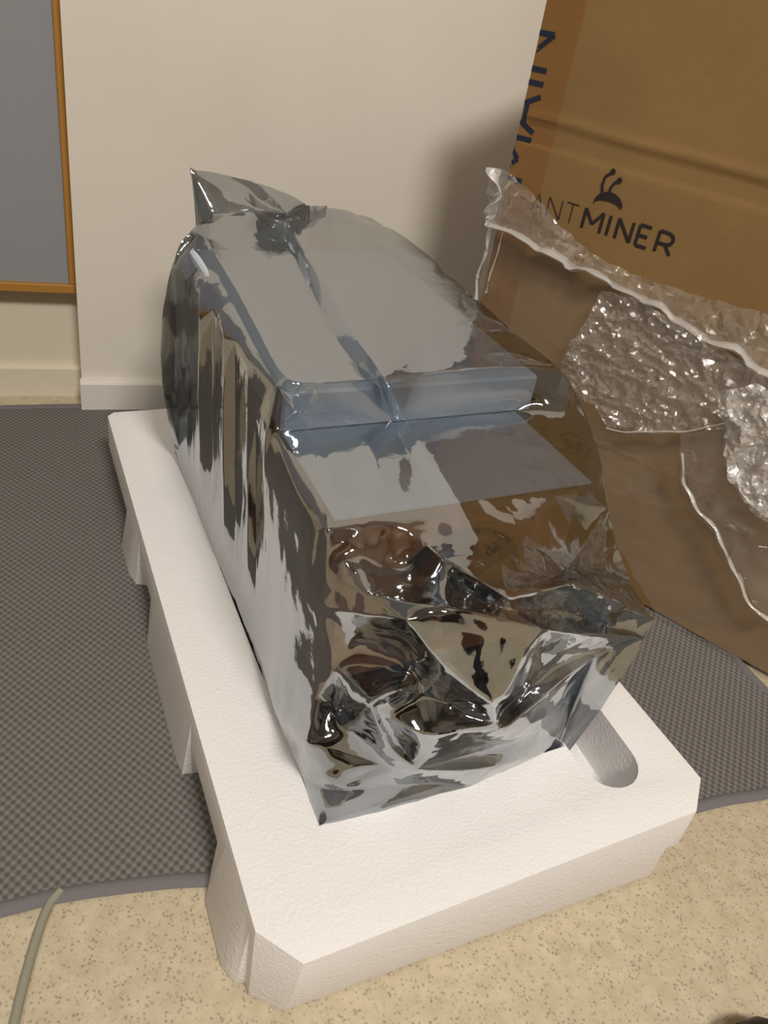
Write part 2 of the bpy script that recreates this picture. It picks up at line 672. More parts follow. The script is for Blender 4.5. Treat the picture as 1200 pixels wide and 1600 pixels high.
bm = bmesh.new()
ubox(bm, 0.010, 0.200, 0.066, 0.480, 0.022, 0.276)
o = from_bm('body', bm, m_gun)
o.modifiers.new('b', 'BEVEL').width = 0.002
keep_world(o, mach)
o.modifiers['b'].width = 0.002
bm = bmesh.new()
ubox(bm, 0.009, 0.206, 0.064, 0.172, 0.2763, 0.2775)
keep_world(from_bm('lid', bm, m_alu), mach)
bm = bmesh.new()
ubox(bm, 0.008, 0.221, 0.172, 0.480, 0.2765, 0.3075)
o = from_bm('control_unit', bm, m_alu)
o.modifiers.new('b', 'BEVEL').width = 0.002
keep_world(o, mach)
for z0, z1 in ((0.025, 0.143), (0.147, 0.265)):
    cz = (z0 + z1) / 2
    bm = bmesh.new()
    # square frame with a round opening
    n = 32
    R, hs = 0.054, 0.059
    cu = 0.105
    ring_i = [[], []]
    ring_o = [[], []]
    for s_, v in ((0, 0.0655), (1, 0.0575)):
        for k in range(n):
            a = 2 * pi * (k + 0.5) / n
            ring_i[s_].append(bm.verts.new(L(cu + R * cos(a), v, cz + R * sin(a))))
            q = min(0.088 / max(abs(cos(a)), 1e-4), hs / max(abs(sin(a)), 1e-4))
            ring_o[s_].append(bm.verts.new(L(cu + q * cos(a), v, cz + q * sin(a))))
    for k in range(n):
        j = (k + 1) % n
        bm.faces.new((ring_i[1][k], ring_i[1][j], ring_o[1][j], ring_o[1][k]))
        bm.faces.new((ring_i[0][k], ring_i[0][j], ring_i[1][j], ring_i[1][k]))
        bm.faces.new((ring_o[0][k], ring_o[0][j], ring_o[1][j], ring_o[1][k]))
    fr_ = from_bm('fan_frame', bm, m_copper if z0 > 0.1 else m_black)
    keep_world(fr_, mach)
    bm = bmesh.new()
    for k in range(7):
        a0 = 2 * pi * k / 7
        vs = []
        for j, (da, rr, dv) in enumerate(((0, 0.014, 0), (0.35, 0.050, 0.003), (0.95, 0.050, -0.003), (0.75, 0.014, -0.002))):
            vs.append(bm.verts.new(L(cu + rr * cos(a0 + da), 0.0625 + dv, cz + rr * sin(a0 + da))))
        bm.faces.new(vs)
    hub = [L(cu + 0.015 * cos(2 * pi * k / 16), 0.059, cz + 0.015 * sin(2 * pi * k / 16)) for k in range(16)]
    bm.faces.new([bm.verts.new(p) for p in hub])
    bl = from_bm('fan_blades', bm, m_black)
    bl.parent = fr_
    bl.matrix_parent_inverse = Matrix.Identity(4)

# ---------------------------------------------------------------- the silver bag
# control points: name -> (kind, px, py, value); local frame planes
P = {}


def T_(n, x, y, z=0.314):
    P[n] = (x, y, onz(x, y, z))


def U_(n, x, y, u):
    P[n] = (x, y, pu(x, y, u))


def V_(n, x, y, v):
    P[n] = (x, y, pv(x, y, v))


#BAGPTS
# outline, clockwise in the picture, starting from the tip of the back fin
V_('b0', 297, 262, 0.545)
V_('b1', 345, 270, 0.560)
V_('b2', 400, 284, 0.560)
V_('b3', 452, 302, 0.555)
V_('b4', 482, 320, 0.545)
T_('b5', 512, 320, 0.322)
T_('b6', 560, 329, 0.320)
T_('b7', 600, 348, 0.316)
T_('b8', 645, 378, 0.314)
T_('b9', 700, 422, 0.312)
T_('b10', 745, 465, 0.310)
T_('b11', 800, 515, 0.311)
T_('b12', 880, 576, 0.312)
V_('r0', 905, 618, 0.16)
V_('r1', 934, 690, 0.11)
V_('r2', 946, 742, 0.07)
V_('r3', 952, 795, 0.052)
V_('r4', 965, 850, 0.065)
V_('r5', 988, 912, 0.050)
V_('r6', 1023, 968, 0.004)
V_('r7', 1012, 997, 0.006)
V_('r8', 962, 1011, 0.004)
V_('r9', 930, 1024, 0)
V_('r10', 912, 1052, 0.012)
V_('r11', 893, 1088, 0.008)
V_('r12', 886, 1135, 0.004)
T_('r13', 866, 1164, 0.0765)
T_('r14', 830, 1186, 0.0765)
T_('f0', 740, 1226, 0.0765)
T_('f1', 640, 1254, 0.0765)
T_('f2', 570, 1272, 0.0765)
T_('f3', 500, 1289, 0.0765)
U_('l0', 474, 1213, 0.0)
U_('l1', 452, 1165, -0.004)
U_('l2', 427, 1108, -0.006)
U_('l3', 411, 1042, -0.004)
U_('l4', 398, 1006, -0.002)
U_('l5', 366, 928, 0.0)
U_('l6', 330, 846, -0.002)
U_('l7', 298, 774, 0.0)
U_('l8', 272, 702, -0.004)
V_('l9', 258, 640, 0.46)
V_('l10', 250, 580, 0.47)
V_('l11', 250, 520, 0.475)
V_('l12', 257, 455, 0.48)
V_('l13', 270, 402, 0.485)
V_('l14', 290, 362, 0.49)
V_('l15', 332, 336, 0.52)
outl = ['b%d' % i for i in range(13)] + ['r%d' % i for i in range(15)] + ['f%d' % i for i in range(4)] + ['l%d' % i for i in range(16)]
CR = []     # creases


def crease(*names):
    for a, b in zip(names, names[1:]):
        CR.append((a, b))


# back fin
V_('n1', 350, 335, 0.515)
V_('n2', 400, 328, 0.520)
V_('n3', 448, 334, 0.515)
V_('n4', 350, 300, 0.530)
V_('n5', 385, 300, 0.555)
V_('n6', 372, 318, 0.515)
V_('n7', 425, 308, 0.535)
V_('n8', 408, 322, 0.545)
T_('n9', 492, 333, 0.312)
crease('l15', 'n1', 'n2', 'n3', 'n9', 'b5')
crease('b1', 'n4', 'n1')
crease('b2', 'n5', 'n6', 'n2')
crease('b3', 'n7', 'n3')
# top: left border
T_('t0', 305, 374, 0.3115)
T_('t1', 340, 425, 0.3115)
T_('t2', 372, 490, 0.3115)
T_('t3', 402, 548, 0.3115)
T_('t4', 432, 604, 0.3115)
crease('t0', 't1', 't2', 't3', 't4')
T_('s0', 318, 372, 0.3185)
T_('s1', 358, 430, 0.3185)
T_('s2', 390, 490, 0.3185)
T_('s3', 420, 548, 0.3185)
T_('s4', 445, 600, 0.3185)
crease('s0', 's1', 's2', 's3', 's4')
# seam flap: ridge and the valley to its left
seam = ((448, 345, 437, 350), (480, 400, 458, 402), (512, 450, 484, 455), (545, 505, 512, 510), (575, 552, 540, 560), (602, 592, 590, 592))
for i, (x, y, x2, y2) in enumerate(seam):
    T_('m%d' % i, x, y, 0.3235)
    T_('v%d' % i, x2, y2, 0.3125)
crease(*['m%d' % i for i in range(6)])
crease(*['v%d' % i for i in range(6)])
# top interior, gently uneven
T_('q0', 380, 385, 0.316)
T_('q1', 425, 470, 0.3165)
T_('q2', 470, 560, 0.3165)
T_('q3', 530, 400, 0.318)
T_('q4', 590, 470, 0.3165)
T_('q5', 645, 545, 0.3165)
T_('q6', 600, 400, 0.3175)
T_('q7', 690, 500, 0.3155)
T_('q8', 735, 560, 0.3155)
T_('q9', 575, 380, 0.3205)
T_('q10', 628, 383, 0.3175)
crease('q9', 'q10')
# darker right hand triangle of the top
T_('k0', 752, 490, 0.3145)
T_('k1', 756, 525, 0.3145)
T_('k2', 735, 560, 0.3145)
T_('k3', 800, 545, 0.3085)
crease('b10', 'k0', 'k1', 'k2')
# edge of the upper step
T_('e0', 500, 598, 0.3155)
T_('e1', 550, 593, 0.315)
T_('e2', 650, 587, 0.315)
T_('e3', 720, 577, 0.315)
T_('e4', 800, 571, 0.314)
crease('s4', 'e0', 'e1', 'v5', 'm5', 'e2', 'e3', 'e4', 'b12')
# bottom of the small step (under the control unit)
T_('g0', 430, 672, 0.284)
T_('g1', 485, 668, 0.285)
T_('g2', 545, 664, 0.285)
T_('g3', 615, 657, 0.285)
T_('g4', 700, 651, 0.285)
T_('g5', 770, 643, 0.285)
T_('g6', 840, 640, 0.284)
crease('g0', 'g1', 'g2', 'g3', 'g4', 'g5', 'g6')
V_('h0', 462, 640, 0.163)
V_('h1', 560, 632, 0.163)
V_('h2', 690, 624, 0.163)
V_('h3', 760, 618, 0.162)
V_('h4', 830, 610, 0.162)
crease('t4', 'h0', 'g1')
# seam continues down over the front slope
T_('m6', 632, 655, 0.287)
T_('m7', 672, 715, 0.287)
T_('m8', 716, 782, 0.286)
V_('m9', 752, 850, 0.012)
V_('m10', 792, 934, -0.042)
crease('m5', 'm6', 'm7', 'm8', 'm9', 'm10')
T_('v6', 612, 660, 0.284)
T_('v7', 645, 722, 0.284)
T_('v8', 696, 790, 0.283)
crease('v5', 'v6', 'v7', 'v8')
# front edge of the lower tier under the film
V_('j0', 510, 828, 0.05)
V_('j1', 560, 820, 0.05)
V_('j2', 625, 812, 0.05)
V_('j3', 800, 784, 0.05)
V_('j4', 862, 776, 0.05)
V_('j5', 920, 770, 0.05)
crease('j0', 'j1', 'j2')
crease('j3', 'j4', 'j5')
crease('g1', 'j0')
U_('w0', 458, 735, -0.002)
T_('w1', 555, 745, 0.283)
T_('w2', 500, 750, 0.284)
T_('w3', 590, 700, 0.286)
T_('w4', 600, 770, 0.286)
T_('w5', 760, 720, 0.283)
T_('w6', 830, 725, 0.283)
T_('w7', 880, 650, 0.286)
T_('w8', 905, 710, 0.28)
T_('w9', 775, 690, 0.285)
crease('g2', 'w3', 'w4')
crease('b12', 'w7', 'w8', 'j5')
crease('g5', 'w6', 'w8')
# big fan of pleats gathering to (790,937)
V_('x0', 700, 880, -0.004)
V_('x1', 665, 852, 0.034)
V_('x2', 715, 850, 0.016)
V_('x3', 775, 870, -0.004)
V_('x4', 812, 830, 0.026)
V_('x5', 822, 880, -0.004)
V_('x6', 845, 860, 0.016)
V_('x7', 855, 915, -0.022)
V_('x8', 765, 815, 0.036)
V_('x9', 890, 840, 0.038)
V_('x10', 885, 890, 0.012)
V_('x11', 925, 805, 0.05)
V_('x12', 920, 850, 0.046)
V_('x13', 940, 900, 0.058)
crease('j2', 'x1', 'x0', 'm10')
crease('x3', 'm10')
crease('x4', 'x5')
crease('x6', 'x7')
crease('r3', 'x11', 'x12', 'x10', 'x7')
# upper fold ridge out to the right tip
V_('y0', 840, 925, -0.038)
V_('y1', 895, 911, -0.03)
V_('y2', 950, 930, -0.012)
V_('y3', 985, 960, 0.008)
crease('m10', 'y0', 'y1', 'y2', 'r6')
V_('y4', 870, 950, 0.016)
V_('y5', 905, 970, 0.018)
V_('y6', 950, 985, 0.006)
V_('y7', 830, 960, -0.01)
crease('y1', 'y5', 'y6')
# rim of the folded-down end of the bag
V_('a0', 502, 951, 0.040)
V_('a1', 575, 926, 0.006)
V_('a2', 635, 942, -0.022)
V_('a3', 700, 950, -0.038)
V_('a4', 780, 962, -0.046)
V_('a5', 850, 985, -0.038)
V_('a6', 905, 990, -0.02)
crease('a0', 'a1', 'a2', 'a3', 'a4', 'a5', 'a6', 'r7')
V_('a7', 640, 900, 0.034)
V_('a8', 590, 880, 0.04)
V_('a9', 560, 860, 0.046)
V_('a10', 720, 925, 0.02)
# folded end: facets
V_('c0', 634, 968, -0.03)
V_('c1', 590, 1000, 0.022)
V_('c2', 545, 985, 0.03)
V_('c3', 700, 985, -0.042)
V_('c4', 765, 990, -0.046)
V_('c5', 818, 1026, -0.044)
V_('c6', 790, 1085, -0.044)
V_('c7', 768, 1096, -0.047)
V_('c8', 700, 1050, -0.043)
V_('c9', 650, 1030, -0.006)
V_('c10', 640, 1060, -0.012)
V_('c11', 590, 1060, 0.004)
V_('c12', 578, 1098, -0.024)
V_('c13', 610, 1075, -0.028)
V_('c14', 660, 1080, -0.012)
V_('c15', 710, 1105, -0.014)
V_('c16', 600, 1110, -0.008)
V_('c17', 662, 1156, -0.034)
V_('c18', 715, 1140, -0.034)
V_('c19', 772, 1128, -0.034)
V_('c20', 530, 1045, 0.022)
crease('a0', 'c0', 'c3')
crease('a1', 'c0', 'c9')
crease('c0', 'c8', 'c7')
crease('c3', 'c4', 'c5', 'c6', 'c7')
crease('c12', 'c13', 'c14', 'c15', 'c7')
crease('c12', 'c16', 'c17', 'c18', 'c19', 'c7')
V_('d0', 596, 1150, -0.004)
V_('d1', 620, 1180, -0.008)
V_('d2', 660, 1204, -0.016)
V_('d3', 720, 1204, -0.020)
V_('d4', 775, 1198, -0.016)
V_('d5', 640, 1170, 0.000)
V_('d6', 720, 1175, -0.004)
V_('d7', 775, 1160, -0.006)
crease('c12', 'd0', 'd1', 'd2', 'd3', 'd4')
V_('d8', 835, 1180, -0.004)
V_('d9', 880, 1125, 0.000)
crease('d4', 'd8', 'd9', 'r11')
V_('z0', 776, 1152, -0.03)
V_('z1', 850, 1085, -0.018)
V_('z2', 920, 1030, -0.004)
crease('c19', 'z0', 'z1', 'z2', 'r9')
V_('z3', 850, 1050, -0.006)
V_('z4', 800, 1110, -0.014)
V_('z5', 845, 1020, -0.018)
V_('z6', 900, 1020, 0)
V_('z7', 840, 1130, -0.014)
V_('z8', 815, 1160, -0.010)
crease('c6', 'z4', 'c19')
crease('c5', 'z5', 'z6', 'r8')
crease('z5', 'z3', 'z4')
# lower front skirt of film
T_('i0', 560, 1230, 0.100)
V_('i1', 520, 1200, 0.004)
V_('i2', 480, 1160, 0.020)
V_('i3', 530, 1120, 0.030)
V_('i4', 565, 1150, 0.012)
V_('i5', 620, 1222, 0.004)
V_('i6', 690, 1225, -0.002)
V_('i7', 545, 1215, 0.008)
V_('i8', 600, 1195, 0.002)
V_('i9', 516, 1240, 0.000)
crease('i2', 'i8', 'd3')
crease('i7', 'i8')
crease('l0', 'i9')
crease('i9', 'i5', 'i6', 'f0')
crease('i2', 'l1')
# corner column between the side and the front
U_('o0', 416, 660, -0.004)
U_('o1', 411, 740, -0.004)
U_('o2', 417, 830, -0.002)
U_('o3', 420, 900, 0.0)
U_('o4', 410, 990, -0.002)
crease('t4', 'g0', 'o0', 'o1', 'o2', 'o3', 'o4', 'l3')
V_('p0', 470, 800, 0.082)
V_('p1', 485, 900, 0.060)
V_('p2', 492, 1000, 0.046)
V_('p3', 498, 1090, 0.038)
U_('p4', 440, 1050, -0.007)
U_('p5', 440, 900, -0.005)
U_('p6', 445, 820, -0.004)
V_('p7', 522, 1100, 0.036)
V_('p8', 512, 880, 0.048)
crease('g0', 'p0', 'p1', 'p2', 'p3', 'i2')
crease('j0', 'p8', 'a0', 'c20', 'p7', 'i3')
# long side: vertical pleats
side = [
    (400, ((560, -0.004), (640, 0.004), (760, 0.006), (880, 0.002), (960, -0.002))),
    (386, ((560, -0.010), (650, 0.000), (740, -0.006), (830, -0.010), (920, -0.008))),
    (368, ((520, 0.000), (610, 0.008), (720, 0.006), (830, 0.006), (900, 0.002))),
    (348, ((500, -0.008), (600, -0.010), (700, -0.010), (790, -0.012), (850, -0.008))),
    (332, ((470, 0.004), (560, 0.008), (650, 0.006), (740, 0.006), (810, 0.002))),
    (310, ((440, -0.004), (530, -0.012), (620, -0.010), (700, -0.010), (760, -0.006))),
    (292, ((430, 0.002), (520, 0.008), (600, 0.006), (660, 0.006), (720, 0.002))),
    (274, ((450, -0.004), (530, -0.010), (600, -0.008), (650, -0.004))),
]
for i, (x, rows) in enumerate(side):
    nm = []
    for j, (y, u) in enumerate(rows):
        n_ = 'S%d_%d' % (i, j)
        U_(n_, x + (j % 2) * 2, y, u * 0.45)
        nm.append(n_)
    crease(*nm)
#BAGEND

names = list(P.keys())
idx = {n: i for i, n in enumerate(names)}
ol = [idx[n] for n in outl]
edges = [(ol[i], ol[(i + 1) % len(ol)]) for i in range(len(ol))] + [(idx[a], idx[b]) for a, b in CR]
v2 = [Vector((P[n][0], P[n][1])) for n in names]
ov, oe, of, ovo, oeo, ofo = delaunay_2d_cdt(v2, edges, [ol], 1, 1e-4)
co3 = []
for i, p in enumerate(ov):
    if ovo[i]:
        co3.append(P[names[ovo[i][0]]][2].copy())
    else:
        # crossing of two constraints: average the nearest control depths
        ds = sorted(((p - v2[k]).length, k) for k in range(len(v2)))[:3]
        dep = sum((P[names[k]][2] - CAM).dot(fw) / (d + 1e-3) for d, k in ds) / sum(1 / (d + 1e-3) for d, k in ds)
        co3.append(CAM + ray(p.x, p.y) * dep)
        print('bag: crossing at', p, [names[k] for d, k in ds])
bm = bmesh.new()
cl = bm.edges.layers.float.new('crease_edge')
cv = bm.verts.layers.float.new('crease_vert')
bv = [bm.verts.new(c) for c in co3]
for f in of:
    try:
        bm.faces.new([bv[i] for i in f])
    except ValueError:
        pass
bm.edges.ensure_lookup_table()
ck = {}
orig = {}
for i, o_ in enumerate(ovo):
    for k in o_:
        orig[k] = i
for e in bm.edges:
    e[cl] = 0.0
crset = set()
for ei, o_ in enumerate(oeo):
    a, b = oe[ei]
    if o_:
        crset.add(frozenset((a, b)))
bm.verts.index_update()
for e in bm.edges:
    if frozenset((e.verts[0].index, e.verts[1].index)) in crset:
        e[cl] = 0.9
for n_ in ('b0', 'b4', 'r6', 'r7', 'f3', 'm10', 'l15', 'c0', 'c7', 'y1'):
    bv[orig[idx[n_]]][cv] = 1.0
# hidden rest of the bag: walls down to the bottom of the cavity
loop = [orig[i] for i in ol]


def local(p):
    d = p - O
    det = U.x * V.y - U.y * V.x
    return (d.x * V.y - d.y * V.x) / det, (U.x * d.y - U.y * d.x) / det


prev_ring = [bv[i] for i in loop]
for frac, zz in ((0.5, None), (1.0, 0.0195)):
    ring = []
    for i in loop:
        p = co3[i]
        u_, v_ = local(p)
        uu = min(max(u_, 0.0035), 0.2025)
        vv = min(max(v_, 0.0035), 0.4965)
        z_ = 0.0195
        if frac < 1:
            uu = u_ + (uu - u_) * 0.35 if u_ > 0.2 else min(max(u_, 0.0035), 0.2025)
            vv = v_ + (vv - v_) * 0.6
            z_ = p.z * 0.5 + 0.0195 * 0.5
            if p.z < 0.12:
                vv = max(vv, 0.0035)
                uu = min(max(u_, 0.0035), 0.2025) if p.z < 0.1 else uu
        ring.append(bm.verts.new(L(uu, vv, z_)))
    n = len(ring)
    for k in range(n):
        j = (k + 1) % n
        bm.faces.new((prev_ring[k], prev_ring[j], ring[j], ring[k]))
    prev_ring = ring
bmesh.ops.recalc_face_normals(bm, faces=bm.faces[:])
bmesh.ops.triangulate(bm, faces=[f for f in bm.faces if len(f.verts) > 3])
me = bpy.data.meshes.new('bag')
bm.to_mesh(me)
bm.free()
o = bpy.data.objects.new('bag', me)
COL.objects.link(o)
sb = o.modifiers.new('s', 'SUBSURF')
sb.levels = sb.render_levels = 4
me2 = eval_obj(o)
bpy.data.objects.remove(o)


def ridged(p, s):
    return 1 - abs(noise.noise(p * s)) * 2


def crumple(me):
    norms = [v.normal.copy() for v in me.vertices]
    for v, nrm in zip(me.vertices, norms):
        p = v.co
        u_, v_ = local(p)
        amp = 0.0
        # how crumpled: little on the flat top, much at the front
        front = max(0.0, min(1.0, (0.13 - v_) / 0.10))
        side_ = max(0.0, min(1.0, (0.03 - u_) / 0.03)) * (1 - front)
        backf = max(0.0, min(1.0, (v_ - 0.48) / 0.03))
        amp = 0.0004 + 0.0009 * front + 0.0004 * side_ + 0.0012 * backf
        q = Vector((u_ * 1.0, v_ * 1.0, p.z))
        st = Vector((q.x, q.y, q.z * (0.35 if side_ > 0.3 else 0.8)))
        r = ridged(st + Vector((3.1, 0, 0)), 26) * 0.6 + ridged(st + Vector((0, 7.7, 0)), 55) * 0.3
        if v_ < 0.2 or side_ > 0.2 or backf > 0:
            r += ridged(st, 110) * 0.12
        else:
            r = noise.noise(q * 9) * 0.8 + ridged(st, 30) * 0.2
        v.co = p + nrm * amp * (r - 0.3)


crumple(me2)
bag = finish('antistatic_bag', me2, m_film, None, 28)
tag(bag, 'creased silver translucent antistatic bag wrapped around the machine in the foam tray', 'bag')

# ---------------------------------------------------------------- carton
C0 = onz(1030, 965, 0.0)
CE = (onz(1200, 1060, 0.0) - C0).normalized()
CN = Vector((CE.y, -CE.x, 0))       # out of the face, towards the camera
if CN.dot(CAM - C0) < 0:
    CN = -CN
CS0, CS1, CZT, CD, CB = -0.314, 0.26, 0.590, 0.42, 0.0056


def cp_(s, z, d=0.0):
    return C0 + CE * s + CN * d + Vector((0, 0, z))


def cpx(x, y):
    p = onplane(x, y, C0, CN)
    return (p - C0).dot(CE), p.z


ct = empty('cardboard_carton', cp_(0, 0, -0.2))
tag(ct, 'large brown cardboard carton with printed lettering and half removed plastic wrap', 'carton')
def face_d(s, z):
    wob = 0.004 * noise.noise(Vector((s * 9, 0, 4.0)))
    zc1, zc2 = 0.452 + wob, 0.429 + wob * 0.5
    k = max(0.0, min(1, (s - CS0) / 0.01))
    lo = min(1, max(0, (z - zc2) / 0.003)) * min(1, max(0, (zc1 - z) / 0.003))
    d = (-0.0012 * lo + 0.0014 * math.exp(-((z - zc1 - 0.004) / 0.004) ** 2)) * k
    return d + 0.001 * noise.noise(Vector((s * 7, z * 7, 0))) * max(0.0, min(1, (s - CS0) / 0.03))


bm = bmesh.new()
nx, nz = 60, 190
grid = []
for j in range(nz + 1):
    z = CB + (CZT - CB) * j / nz
    row = []
    for i in range(nx + 1):
        s = CS0 + (CS1 - CS0) * i / nx
        d = face_d(s, z)
        row.append(bm.verts.new(cp_(s, z, d)))
    grid.append(row)
for j in range(nz):
    for i in range(nx):
        bm.faces.new((grid[j][i], grid[j][i + 1], grid[j + 1][i + 1], grid[j + 1][i]))
bl = [bm.verts.new(cp_(s, z, -CD)) for s, z in ((CS0, CB), (CS1, CB), (CS1, CZT), (CS0, CZT))]
bm.faces.new([bl[0], bl[1], bl[2], bl[3]])
bm.faces.new([r[0] for r in grid] + [bl[3], bl[0]])
bm.faces.new([r[-1] for r in grid] + [bl[2], bl[1]])
bm.faces.new(grid[0] + [bl[1], bl[0]])
bm.faces.new(grid[-1] + [bl[2], bl[3]])
keep_world(from_bm('body', bm, m_card, None, 50), ct)
# tape wrapped round the left corner
bm = bmesh.new()
tw = 0.041
prof = [(-CD * 0.2, CS0 - 0.0006), (0.0012, CS0 - 0.0006), (0.0012, CS0 + tw)]
zs = [0.13 + (CZT - 0.13) * k / 120 for k in range(121)]
rows = []
for z in zs:
    rows.append([bm.verts.new(cp_(s, z, d)) for d, s in ((-0.05, CS0 - 0.0006), (0.0004, CS0 - 0.0006))] + [bm.verts.new(cp_(CS0 + tw * q / 8, z, face_d(CS0 + tw * q / 8, z) + 0.0005)) for q in range(1, 9)] + [bm.verts.new(cp_(CS0 + tw, z, -0.004))])
for a, b in zip(rows, rows[1:]):
    for k in range(len(a) - 1):
        bm.faces.new((a[k], a[k + 1], b[k + 1], b[k]))
tp = from_bm('packing_tape', bm, m_tape)
keep_world(tp, ct)


def stroke(bm, pts, wd, dep=0.0016, wrap=False):
    """flat printed stroke through (s,z) points; past the corner it wraps onto the side."""
    dense = []
    for a, b in zip(pts, pts[1:]):
        n = 8
        for k in range(n):
            dense.append((a[0] + (b[0] - a[0]) * k / n, a[1] + (b[1] - a[1]) * k / n))
    dense.append(pts[-1])

    def put(s, z):
        if wrap and s < CS0 - 0.001:
            return cp_(CS0 - 0.0012, z, dep - (CS0 - 0.001 - s))
        return cp_(s, z, dep + face_d(s, z))
    prev = None
    n = len(dense)
    for i, p in enumerate(dense):
        a = dense[max(i - 1, 0)]
        b = dense[min(i + 1, n - 1)]
        dx, dz = b[0] - a[0], b[1] - a[1]
        l_ = hypot(dx, dz) or 1
        ox, oz = -dz / l_ * wd / 2, dx / l_ * wd / 2
        cur = (bm.verts.new(put(p[0] + ox, p[1] + oz)), bm.verts.new(put(p[0] - ox, p[1] - oz)))
        if prev:
            bm.faces.new((prev[0], prev[1], cur[1], cur[0]))
        prev = cur


def add_letter(bm, ch, s0, s1, z0, z1, wd):
    w_, h_ = s1 - s0, z1 - z0
    G = {'A': [[(0, 0), (.5, 1), (1, 0)], [(.2, .35), (.8, .35)]],
         'N': [[(0, 0), (0, 1)], [(0, 1), (1, 0)], [(1, 0), (1, 1)]],
         'T': [[(0, 1), (1, 1)], [(.5, 1), (.5, 0)]],
         'M': [[(0, 0), (0, 1)], [(0, 1), (.5, .32)], [(.5, .32), (1, 1)], [(1, 1), (1, 0)]],
         'I': [[(.5, 0), (.5, 1)]],
         'E': [[(0, 0), (0, 1)], [(0, 1), (1, 1)], [(0, .5), (.85, .5)], [(0, 0), (1, 0)]],
         'R': [[(0, 0), (0, 1)], [(0, 1), (.6, 1), (.88, .9), (.97, .72), (.88, .54), (.6, .44), (0, .44)], [(.55, .44), (1, 0)]]}
    for st in G[ch]:
        stroke(bm, [(s0 + x * w_, z0 + y * h_) for x, y in st], wd, 0.0005)


bm = bmesh.new()
ZB = 0.3700
ZT = ZB + 0.0190
for ch, x0, x1, wd in (('A', 829, 846, 0.0012), ('N', 853, 873, 0.0012), ('T', 880, 898, 0.0012), ('M', 909, 936, 0.0034), ('I', 944, 950, 0.0034), ('N', 960, 982, 0.0034), ('E', 992, 1009, 0.0034), ('R', 1022, 1045, 0.0034)):
    f_ = lambda x: cpx(x, 340 + (x - 865) * 0.335)[0]
    add_letter(bm, ch, f_(x0), f_(x1), ZB, ZT, wd)
tag(keep_world(from_bm('printed_wordmark', bm, m_ink), ct), 'dark printed wordmark', None)
# ant head emblem above the wordmark
bm = bmesh.new()
ax, az = cpx(951, 318)
n = 18
outer, inner = [], []
for k in range(n + 1):
    a = radians(8) + radians(180) * k / n
    outer.append((ax + 0.0155 * cos(a), az - 0.002 + 0.0125 * sin(a)))
    inner.append((ax + 0.0145 * cos(a), az - 0.003 + 0.0052 * sin(a) ** 1.0))
vo = [bm.verts.new(cp_(s, z, 0.0012)) for s, z in outer]
vi = [bm.verts.new(cp_(s, z, 0.0012)) for s, z in inner]
for k in range(n):
    bm.faces.new((vo[k], vo[k + 1], vi[k + 1], vi[k]))
for pts in ([(943, 306), (942, 290), (947, 276), (959, 268)], [(953, 306), (955, 294), (961, 286), (969, 282)]):
    q = [cpx(*p) for p in pts]
    stroke(bm, q, 0.0026, 0.0012)
    c = q[-1]
    r_ = 0.0028
    bm.faces.new([bm.verts.new(cp_(c[0] + r_ * cos(2 * pi * k / 12), c[1] + r_ * sin(2 * pi * k / 12), 0.0014)) for k in range(12)])
tag(keep_world(from_bm('printed_ant_emblem', bm, m_ink), ct), 'dark printed ant head emblem with two feelers', None)
# lettering on the tape, turned on its side and running round the corner
bm = bmesh.new()
sb_ = CS0 + 0.0165      # foot of the letters
ht = 0.034
wdt = 0.0048


def tl(strokes, z0, z1):
    # x across the letter -> z upward ; y up the letter -> towards -s
    for st in strokes:
        stroke(bm, [(sb_ - y * ht, z0 + x * (z1 - z0)) for x, y in st], wdt, 0.0010, True)


zN0, zN1 = cpx(861, 113)[1], cpx(872, 56)[1]
zI = cpx(855, 134)[1]
zA0, zA1 = cpx(838, 210)[1], cpx(850, 153)[1]
zM0, zM1 = cpx(820, 285)[1], cpx(834, 221)[1]
tl([[(0, 0), (0, 1)], [(0, 1), (1, 0)], [(1, 0), (1, 1)]], zN0, zN1)
tl([[(.5, 0), (.5, 1)]], zI - 0.01, zI + 0.01)
tl([[(0, 0), (.5, 1), (1, 0)], [(.22, .38), (.78, .38)]], zA0, zA1)
tl([[(0, 0), (0, 1)], [(0, 1), (.5, .3)], [(.5, .3), (1, 1)], [(1, 1), (1, 0)]], zM0, zM1)
tag(keep_world(from_bm('tape_lettering', bm, m_blue), ct), 'dark blue lettering running up the tape', None)

# ---------------------------------------------------------------- stretch wrap on the carton
wrap = empty('stretch_wrap', cp_(-0.1, 0.1, 0.02))
tag(wrap, 'crumpled clear plastic stretch wrap pulled down around the brown carton', 'plastic wrap')


